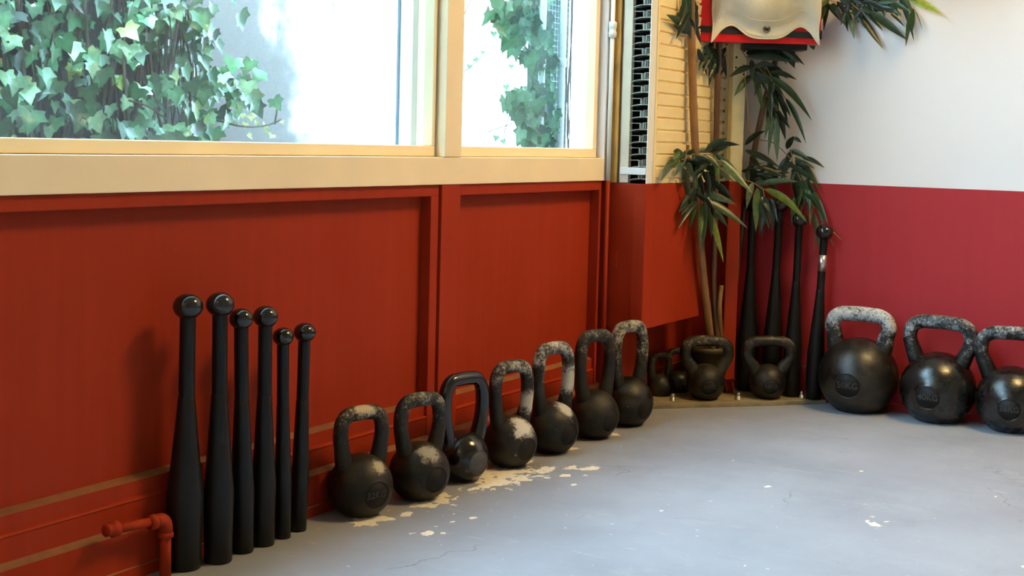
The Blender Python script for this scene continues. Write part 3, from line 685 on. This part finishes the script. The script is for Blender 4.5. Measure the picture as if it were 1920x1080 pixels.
# ------------------------------------------------------------------ bamboo
def clampd(x, y, dep, m=.02):
    """pull a point towards the viewer until it clears the heater and the walls"""
    for _ in range(60):
        q = at(x, y, dep)
        lim = XB+m if (q.z > .26 and q.y < -.03 and q.y > -.72) else .02
        if q.x > lim and q.y < -m: return q
        dep -= .02
    return at(x, y, dep)
class Leaves(MB):
    def __init__(s): super().__init__(); s.tone = []
    def blade(s, p0, p1, wid, tone, droop=.0, roll=0., mid=None, view=None):
        p0, p1 = Vector(p0), Vector(p1); d = p1-p0; L = d.length
        vd = ((p0+p1)/2-CAM).normalized() if view is None else view
        side = d.cross(vd).normalized(); nrm = side.cross(d).normalized()
        side = (side*math.cos(roll)+nrm*math.sin(roll)).normalized(); nrm = side.cross(d).normalized()
        N_ = 9; vs = []; fs = []
        for i in range(N_+1):
            t_ = i/N_; wv = wid*.82*(math.sin(math.pi*min(1, t_*1.02)**.72)**.85 if 0 < t_ < 1 else 0)*.5
            c = p0+d*t_+Vector((0, 0, -droop*L*math.sin(math.pi*t_)*-1))
            if mid is not None: c = p0*(1-t_)**2+Vector(mid)*2*t_*(1-t_)+p1*t_*t_
            vs += [c-side*wv+nrm*(wv*.35), c, c+side*wv+nrm*(wv*.35)]
        for i in range(N_):
            a = i*3; fs += [(a, a+1, a+4, a+3), (a+1, a+2, a+5, a+4)]
        s.add(vs, fs, 0, True)
        for k in range(len(vs)):
            e_ = 1.12 if k % 3 != 1 else .95
            s.tone.append(tuple(min(1, c*e_) for c in tone))
DG = (.008, .024, .010); MG = (.024, .060, .017); LG = (.080, .125, .026); YG = (.22, .30, .035); GG = (.062, .105, .044)  # leaf greens; the darkest stand in for shade, lit leaves set brighter
def jt(t_): k = R.uniform(.8, 1.25); return tuple(c*k*R.uniform(.93, 1.07) for c in t_)
plant = empty('bamboo_plant', (.115, -.13, 0)); tag(plant, 'artificial bamboo plant in a brown pot, drooping green leaves in the corner', 'plant')
PT = .160
pp_ = MB().lathe([(0, pz+.0005), (.050, pz+.0005), (.052, .02), (.066, PT-.02), (.070, PT-.018), (.070, PT), (.064, PT), (.063, PT-.012), (0, PT-.012)], (.115, -.13, 0), 36)
PL(pp_, 'pot', M_pot, plant)
so_ = MB(); v = []; f = []
for j in range(9):
    for k in range(24):
        a = k*math.tau/24; r_ = .0635*j/8; v.append((.115+r_*math.cos(a), -.13+r_*math.sin(a), PT-.008+.012*(1-(j/8)**2)+.005*noise.noise(Vector((r_*90*math.cos(a), r_*90*math.sin(a), 3)))))
for j in range(8):
    for k in range(24): f.append((j*24+k, j*24+(k+1) % 24, (j+1)*24+(k+1) % 24, (j+1)*24+k))
PL(so_.add(v, f, 0, True), 'moss', M_soil, plant)
M_c1 = mat('bamboo cane', (.27, .135, .042), .45, var=.25, vscale=18); M_c2 = mat('brown bamboo cane', (.13, .06, .025), .45, var=.2, vscale=18)
def cane(pix, r_, m, first=None):
    pts = [clampd(x, y, d, .018) for x, y, d in pix]
    if first is not None: pts.append(Vector(first))
    S = spline(pts, 10); rad = []
    acc = 0.; last = S[0]
    for q in S:
        acc += (q-last).length; last = q; u_ = (acc % .17)/.17
        rad.append(r_*(1+.14*math.exp(-((u_-.5)/.04)**2)))
    PL(MB().tube(S, rad, 14), 'cane', m, plant)
cane([(1294, -60, 4.12), (1297, 90, 4.12), (1300, 200, 4.12), (1304, 285, 4.14), (1310, 400, 4.17), (1317, 500, 4.20)], .0125, M_c1, (.150, -.172, PT-.01))
cane([(1349, 60, 4.22), (1345, 170, 4.24), (1343, 270, 4.25), (1341, 350, 4.26), (1340, 450, 4.28), (1338, 540, 4.28)], .0100, M_c2, (.165, -.150, PT-.01))
cane([(1353, 535, 4.27), (1349, 580, 4.27)], .0078, M_c1, (.168, -.128, PT-.01))
cane([(1478, -40, 4.26), (1465, 60, 4.28), (1450, 130, 4.30), (1428, 215, 4.33), (1411, 300, 4.36), (1398, 380, 4.37), (1385, 480, 4.37), (1370, 580, 4.34)], .0095, M_c2, (.13, -.08, PT-.01))
def spray(name, dep, items, twigs=(), label=None):
    L = Leaves()
    for it in items:
        x0, y0, x1, y1, tone = it[:5]; wd = it[5] if len(it) > 5 else .024; dz = it[6] if len(it) > 6 else R.uniform(-.03, .03)
        p0 = clampd(x0, y0, dep+R.uniform(-.02, .02)); p1 = clampd(x1, y1, dep+dz)
        L.blade(p0, p1, wd, jt(tone), R.uniform(.0, .10), R.uniform(-.6, .6))
    o = PL(L, name, M_bam, plant)
    if label: o['label'] = label
    tw = MB()
    for tpts in twigs: tw.tube(spline([clampd(x, y, dep) for x, y in tpts], 6), .0016, 6)
    if twigs:
        q = PL(tw, 'twig', M_c1, o) if False else tw.build('twig', M_c1, None, loc=plant.location); q.parent = o; q.location = (0, 0, 0)
def rnd(n, cx, cy, sx, sy, tone, L=(45, 85), ang=(20, 160), wd=.022):
    out = []
    for _ in range(n):
        x = R.gauss(cx, sx); y = R.gauss(cy, sy); a = math.radians(R.uniform(*ang)); l = R.uniform(*L)
        out.append((x, y, x+l*math.cos(a), y+l*math.sin(a), tone, wd))
    return out
spray('leaf_spray', 4.08, [
    (1270,300,1238,341,GG,.030),(1282,305,1264,332,MG),(1280,312,1295,395,GG,.030),(1289,304,1302,334,GG),(1310,315,1302,386,GG,.030),(1316,320,1337,364,MG,.026),
    (1312,307,1377,340,DG,.032),(1303,283,1346,284,GG,.022),(1300,282,1308,308,LG),(1311,294,1338,296,GG),(1339,288,1387,328,GG,.024),(1339,290,1349,346,LG,.022),
    (1350,298,1411,363,GG,.032),(1331,278,1388,272,DG),(1322,282,1364,260,DG),(1328,286,1366,276,DG),(1312,358,1381,384,GG,.030),(1317,372,1403,429,MG,.034),(1332,338,1378,379,DG,.03),
    (1317,380,1313,452,LG,.020),(1326,392,1357,494,YG,.026),(1323,390,1317,472,MG,.024),(1308,376,1272,428,DG),(1289,374,1272,398,DG),(1303,380,1292,432,MG),(1338,396,1365,427,MG),
    (1285,290,1262,284,MG),(1290,288,1268,300,GG),(1272,296,1256,312,LG),(1275,284,1262,300,LG),(1320,290,1352,318,MG),(1296,300,1290,340,DG),(1325,320,1330,368,DG),(1306,320,1322,376,DG),(1330,400,1334,446,MG),(1310,352,1296,392,DG)]
    + rnd(16, 1312, 296, 16, 8, DG, (24, 50), (0, 180)) + rnd(10, 1318, 350, 10, 16, DG, (35, 60), (40, 140)),
    [[(1303,284),(1308,320),(1313,358),(1318,378)],[(1302,286),(1335,286)],[(1300,288),(1278,300)],[(1318,376),(1330,398)]])
spray('leaf_spray', 4.10, [(1296,50,1249,27,MG,.030,-.05),(1296,62,1263,48,DG,.030),(1290,62,1280,-20,MG,.030),(1298,66,1296,0,DG,.03),(1302,70,1288,20,DG,.03),(1306,60,1300,-10,MG,.028),(1296,0,1302,62,DG,.03),(1285,-20,1296,40,MG,.03)]
    + rnd(10, 1296, 20, 6, 20, DG, (35, 60), (60, 120)), [[(1297,-40),(1296,60)]])
spray('leaf_spray', 4.26, rnd(18, 1336, 90, 12, 8, DG, (30, 60), (60, 120)) + [(1330,90,1344,146,DG,.03),(1338,90,1346,148,DG,.03),(1350,100,1362,128,DG),(1345,150,1364,120,DG,.01),(1322,85,1330,128,DG,.03)])
spray('leaf_spray', 4.20, [
    (1408,124,1367,145,DG,.026),(1409,140,1376,181,MG,.028),(1398,100,1440,94,MG,.024),(1399,106,1494,118,DG,.028),(1410,128,1462,129,DG,.030),(1413,136,1432,216,MG,.026),(1424,136,1456,198,MG,.026),
    (1443,143,1523,227,MG,.030),(1443,141,1502,194,DG,.026),(1454,165,1477,232,DG,.026),(1472,183,1512,271,MG,.022),(1448,205,1433,264,GG,.020),(1450,216,1440,295,GG,.020),(1455,220,1457,305,GG,.024),(1458,205,1473,264,DG,.026),
    (1484,82,1490,127,DG,.022),(1483,84,1474,103,DG),(1522,82,1526,94,DG),(1420,126,1446,170,DG,.03),(1430,136,1470,180,DG,.03),(1436,140,1450,200,DG,.03)]
    + rnd(18, 1430, 124, 16, 8, DG, (30, 60), (10, 110)) + rnd(12, 1450, 175, 8, 16, DG, (40, 60), (50, 110)) + rnd(14, 1430, 92, 25, 5, DG, (30, 60), (-10, 60)),
    [[(1405,112),(1430,136),(1452,200),(1456,222)],[(1430,110),(1445,141),(1472,184)],[(1388,90),(1408,122)],[(1394,120),(1400,180),(1404,240),(1410,255)]])
spray('leaf_spray', 4.24, [
    (1396,273,1436,245,DG,.026),(1396,281,1464,315,DG,.026),(1475,280,1488,255,DG,.026),(1486,257,1503,268,DG,.018),(1480,281,1518,300,MG,.022),(1490,294,1539,360,MG,.028),(1487,303,1450,335,DG,.03),(1489,316,1520,393,GG,.028),
    (1500,330,1524,400,DG,.026),(1517,352,1519,424,GG,.018),(1523,358,1554,428,GG,.020),(1524,396,1538,472,GG,.028),(1537,418,1579,451,GG,.005),(1525,360,1536,384,MG),(1487,342,1498,390,DG,.026),(1508,350,1502,400,DG,.024),
    (1533,380,1545,425,MG,.02),(1544,430,1565,464,GG,.006)]
    + rnd(10, 1485, 300, 8, 10, DG, (35, 60), (20, 120)) + rnd(14, 1500, 345, 8, 14, MG, (35, 60), (50, 100)) + rnd(16, 1410, 312, 10, 10, DG, (30, 55), (-20, 100)) + rnd(8, 1425, 330, 12, 8, DG, (30, 50), (0, 50)),
    [[(1425,262),(1450,268),(1470,285),(1487,305),(1500,335),(1515,352),(1524,398)],[(1524,398),(1528,440),(1526,470)],[(1486,302),(1483,282)]])
spray('leaf_spray', 4.14, [
    (1419,347,1499,341,GG,.026),(1431,354,1514,418,YG,.034),(1412,342,1399,393,GG,.026),(1420,352,1417,436,LG,.030),(1431,356,1445,424,LG,.007),(1428,368,1444,400,DG,.028),(1414,346,1436,338,DG)]
    + rnd(10, 1432, 378, 8, 12, DG, (40, 65), (60, 110)),
    [[(1393,337),(1410,342),(1422,349),(1432,356)],[(1431,356),(1436,385),(1445,420)]])
spray('leaf_spray', 4.16, [
    (1556,-2,1530,20,LG,.026),(1553,8,1581,45,DG,.030),(1586,-10,1602,75,LG,.028),(1594,-6,1632,29,LG,.026),(1609,18,1657,93,DG,.028),(1628,20,1702,76,MG,.034),(1620,10,1691,27,DG,.032),(1669,24,1697,52,DG,.014),
    (1686,-4,1714,78,DG,.022),(1702,-6,1767,27,YG,.032),(1710,20,1698,88,LG,.022),(1712,16,1711,60,MG,.02),(1716,20,1730,56,LG,.005),(1576,26,1596,48,MG,.026),(1545,10,1538,40,MG,.026),(1570,2,1590,60,DG,.028),(1690,-8,1712,28,LG,.02),(1668,-10,1674,14,LG,.022),(1560,6,1572,30,DG,.03),(1640,-6,1668,14,MG,.028),(1600,14,1610,44,MG,.022)]
    + rnd(24, 1590, 4, 26, 8, DG, (35, 60), (0, 120)) + rnd(10, 1650, 0, 22, 5, MG, (30, 50), (0, 90)),
    [[(1530,-30),(1560,2),(1600,4),(1640,2),(1690,2),(1715,20)],[(1590,0),(1612,20)]])

L = Leaves()  # unseen foliage above the view; some clusters added only to shade the corner
for cx_, cy_, cz_, n_ in ((.20, -.28, 1.50, 40), (.20, -.30, 1.85, 40), (.55, -.22, 1.50, 50), (.75, -.20, 1.42, 40), (.62, -.25, 1.80, 50), (.40, -.22, 2.0, 50), (.25, -.2, 2.2, 40), (.34, -.13, 1.46, 70), (.85, -.30, 1.56, 45), (.22, -.38, 1.42, 50)):
    for _ in range(n_):
        p0 = Vector((max(.15, R.gauss(cx_, .06)), min(-.06, R.gauss(cy_, .05)), R.gauss(cz_, .05)))
        p1 = p0+Vector((R.gauss(0, .07), R.gauss(-.01, .05), R.uniform(-.13, .02)))
        p1.y = min(p1.y, -.02); p1.x = max(p1.x, .14)
        if min(p0.z, p1.z) < 1.36: p1.z += 1.36-min(p0.z, p1.z); p0.z = max(p0.z, 1.38)
        L.blade(p0, p1, .026, jt(MG), 0, R.uniform(-1.5, 1.5), view=Vector((-.4, .9, 0)))
PL(L, 'leaf_spray', M_bam, plant)

# ------------------------------------------------------------------ outside the windows
EX = -1.02
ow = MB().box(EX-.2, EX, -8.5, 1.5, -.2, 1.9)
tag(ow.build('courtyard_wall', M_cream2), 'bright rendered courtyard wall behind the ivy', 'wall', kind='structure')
tag(MB().box(EX-.2, -.12, -8.5, 1.5, -.25, -.2).build('courtyard_ground', M_earth), 'courtyard paving under the ivy', 'ground', kind='structure')
class Ivy(Leaves):
    SH = [(0, 0), (.22, -.16), (.50, -.14), (.46, .10), (.60, .36), (.34, .42), (.24, .62), (0, 1.0)]
    def leaf(s, c, n, up, size, tone, deep=1.):
        n = Vector(n).normalized(); u_ = Vector(up); u_ = (u_-n*u_.dot(n)).normalized(); sd = u_.cross(n)
        right = [(x*deep if i else x, y) for i, (x, y) in enumerate(s.SH)]
        pts = [(0, .0)]+[(x, y) for x, y in right[1:]]+[(-x, y) for x, y in reversed(right[1:-1])]
        fold = .25; cup = R.uniform(-.12, .25)
        vs = [Vector(c)+u_*(-.30*size)]
        ctr = Vector(c)
        rim = [ctr+sd*(x*size)-u_*(y*size*.82)+n*(size*(abs(x)*fold-cup*y*y)) for x, y in pts]
        mid = [ctr-u_*(.30*size)+n*(-.02*size), ctr-u_*(.60*size)+n*(-cup*.3*size)]
        allv = rim+mid; nr = len(rim); m0, m1 = nr, nr+1
        fs = []
        tip = len(right)-1
        for i in range(nr):
            j = (i+1) % nr
            yv = (pts[i][1]+pts[j][1])/2
            fs.append((i, j, m0 if yv < .45 else m1))
        # close between the two centres
        fs += [(m0, 5, m1), (m0, m1, nr-5)]
        s.add(allv, fs, 0, True)
        for k in range(len(allv)): 
            e_ = 1.35 if k >= nr or k == 0 else .95
            s.tone.append(tuple(min(1, c_*e_) for c_ in tone))
IV = [(.036, .125, .052), (.060, .185, .080), (.120, .265, .140), (.015, .055, .024), (.21, .37, .21), (.26, .40, .11)]
def ivy_tone(depth):
    t_ = R.choices(IV, weights=[4, 4, 3, 3, 1.2, .5])[0]
    k = R.uniform(.75, 1.25)*(1.0)
    return tuple(c*k for c in t_)
ivy = empty('ivy', (EX+.1, -2.4, -.2)); tag(ivy, 'dense ivy climbing the courtyard wall behind the large window', 'ivy')
L = Ivy()
def edge(z):                                                 # right hand outline of the ivy
    pts = [(-.2, -1.45), (.80, -1.40), (.86, -1.40), (.93, -1.33), (.98, -1.36), (1.05, -1.42), (1.15, -1.47), (1.3, -1.47), (2.4, -1.5)]
    for (a, b), (c, d) in zip(pts, pts[1:]):
        if z <= c: return b+(d-b)*(z-a)/(c-a)
    return -1.5
for layer, (x0, n_, s0, s1) in enumerate(((-.95, 1300, .030, .060), (-.86, 900, .034, .068), (-.77, 840, .034, .076))):
    for _ in range(n_):
        z = R.uniform(.55, 1.75); y = edge(z)-.03-abs(R.gauss(0, 1))*0-R.uniform(0, 1.75)**1.0
        if R.random() < .15: y = edge(z)+R.uniform(-.10, .03)
        if layer == 2 and noise.noise(Vector((y*7, z*7, 1))) < -.12: continue
        if layer == 1 and noise.noise(Vector((y*8, z*8, 5))) < -.30: continue
        x = x0+R.uniform(-.05, .05)
        nn = Vector((1, R.uniform(-.6, .45), R.uniform(-.25, .75))); up = Vector((R.uniform(-.2, .2), R.uniform(-.7, .7), 1))
        L.leaf((x, y, z), nn, up, R.uniform(s0, s1), ivy_tone(layer), R.uniform(.75, 1.05))
for _ in range(14):
    y = -1.25+R.uniform(-.12, .09); z = .84+R.uniform(-.02, .05); L.leaf((-.85, y, z), (1, R.uniform(-.8, .3), R.uniform(-.3, .8)), (0, R.uniform(-1, 1), 1), R.uniform(.014, .026), IV[5])
fo = PL(L, 'foliage', M_ivy, ivy)
sm = MB()
for _ in range(170):
    y = R.uniform(-3.3, -1.50); z = -.2 if R.random() < .5 else R.uniform(.4, 1.0); pts = []
    x = R.uniform(-.98, -.88)
    for k in range(8):
        pts.append((x+R.uniform(-.02, .02), min(y, edge(z)-.02), z)); y += R.uniform(-.07, .07); z += R.uniform(.12, .32)
    sm.tube(spline(pts, 4), R.uniform(.0015, .0055), 5)
for tw in ([(-.83, -1.45, .86), (-.82, -1.36, .845), (-.84, -1.24, .85), (-.84, -1.17, .87)], [(-.84, -1.20, .855), (-.84, -1.19, .90)], [(-.74, -1.85, .90), (-.72, -1.80, .885), (-.70, -1.76, .855)]):
    sm.tube(spline(tw, 6), .003, 6)
PL(sm, 'stems', M_stem, ivy)
# near-black twig mat; its colour stands in for shade behind the leaves
M_twigmat = mat('twig mat in painted shade', (.012, .010, .007), .95, bump=1, bscale=40, var=.5, vscale=14)
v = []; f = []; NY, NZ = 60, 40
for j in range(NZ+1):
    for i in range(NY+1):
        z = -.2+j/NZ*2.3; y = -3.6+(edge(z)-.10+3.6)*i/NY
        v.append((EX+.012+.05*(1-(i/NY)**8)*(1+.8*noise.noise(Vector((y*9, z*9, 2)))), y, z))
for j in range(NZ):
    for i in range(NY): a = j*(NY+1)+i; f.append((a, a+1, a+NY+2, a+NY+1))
mb = MB().add(v, f, 0, True)
PL(mb, 'twig_shade_mat', M_twigmat, ivy)
# ivy column by the narrow window
iv2 = empty('climbing_ivy', (-.42, -.16, -.2)); tag(iv2, 'large leaved ivy climbing the brick pier behind the narrow window', 'ivy')
L = Ivy()
bnd = [(900, -10, 1040), (905, 30, 1045), (930, 60, 1050), (940, 100, 1052), (985, 130, 1055), (985, 170, 1058), (930, 190, 1060), (945, 215, 1060), (970, 240, 1062), (950, 275, 1062)]
for k in range(300):
    i = R.randrange(len(bnd)-1); tt = R.random(); a, b_2 = bnd[i], bnd[i+1]
    yy = a[1]+(b_2[1]-a[1])*tt; xl = a[0]+(b_2[0]-a[0])*tt; xr = a[2]-18
    xx_ = xl+12+(xr-xl-12)*R.random()**.8
    if xx_ > 1022 and R.random() < .6: continue
    xd = -.36+R.uniform(-.05, .05)
    q = on(xx_, yy-12, 0, xd)
    L.leaf(q, (1, R.uniform(-1.3, -.1), R.uniform(-.3, .5)), (R.uniform(-.2, .2), R.uniform(-.5, .5), 1), R.uniform(.036, .080), tuple(c*.8 for c in R.choices(IV, weights=[4, 5, 3, 2, .6, 0])[0]), R.uniform(.62, .8))
for xx_, yy in ((905, 96), (935, 45), (925, 60), (972, 88), (958, 122), (948, 160), (966, 200), (930, 255), (942, 262), (1050, 255), (890, 110), (880, 122)):
    q = on(xx_, yy, 0, -.36); L.leaf(q, (1, -.5, .2), (0, R.uniform(-.5, .5), 1), R.uniform(.014, .024), IV[5 if xx_ > 1000 else 2])
PL(L, 'foliage', M_ivy, iv2)
sm = MB()
for pl_ in ([(870, 135), (900, 110), (925, 85), (945, 60)], [(965, 182), (955, 215), (945, 250)], [(870, 28), (880, 5), (890, -15)], [(915, 248), (935, 240), (960, 232)], [(985, -30), (990, 60), (998, 150), (1000, 290)], [(1005, -30), (1000, 80), (1010, 200), (1008, 290)], [(995, -30), (1004, 120), (990, 290)]):
    sm.tube(spline([on(x, y, 0, -.37) for x, y in pl_], 6), .0016, 6)
for j in range(10):
    sm.tube(spline([(-.38+R.uniform(-.02, .02), -.22+R.uniform(-.05, .05), z) for z in (-.2, .2, .6, .9, 1.3, 1.8)], 5), .003, 6)
PL(sm, 'stems', M_stem, iv2)
q0 = on(1018, 150, 0, -.40); q1 = on(1064, 150, 0, -.40)
pr = MB(); zz0 = -.2
yw = (q1.y-q0.y)
pr.box(-.45, -.40, q0.y-.02, q1.y, -.2, 2.2)
tpier = tag(pr.build('brick_pier', M_brick), 'narrow dark green brick pier outside the narrow window', 'pier')
ms = MB(); z = .5
while z < 1.6:
    ms.box(-.3985, -.3965, q0.y-.02, q1.y, z, z+.0016); z += .0195
y = q0.y-.015
while y < q1.y: ms.box(-.3985, -.3965, y, y+.0012, .5, 1.6); y += .02
tag(ms.build('wire_mesh', M_pipe), 'wire mesh fixed to the dark brick pier', 'wire mesh')
for px_, lab in ((1015, 'grey drain pipe left of the dark brick pier'), (1053, 'grey drain pipe in front of the dark brick pier')):
    q = on(px_, 150, 0, -.34)
    tp_ = empty('drain_pipe', (-.34, q.y, -.2)); tag(tp_, lab, 'pipe', 'drain pipes outside the narrow window')
    MB().tube([(0, 0, 0), (0, 0, 2.4)], .011, 16).build('pipe', M_pipe, tp_)
    MB().lathe([(.011, 1.270), (.0145, 1.272), (.0145, 1.300), (.011, 1.302)], seg=16).build('collar', M_pipe, tp_)
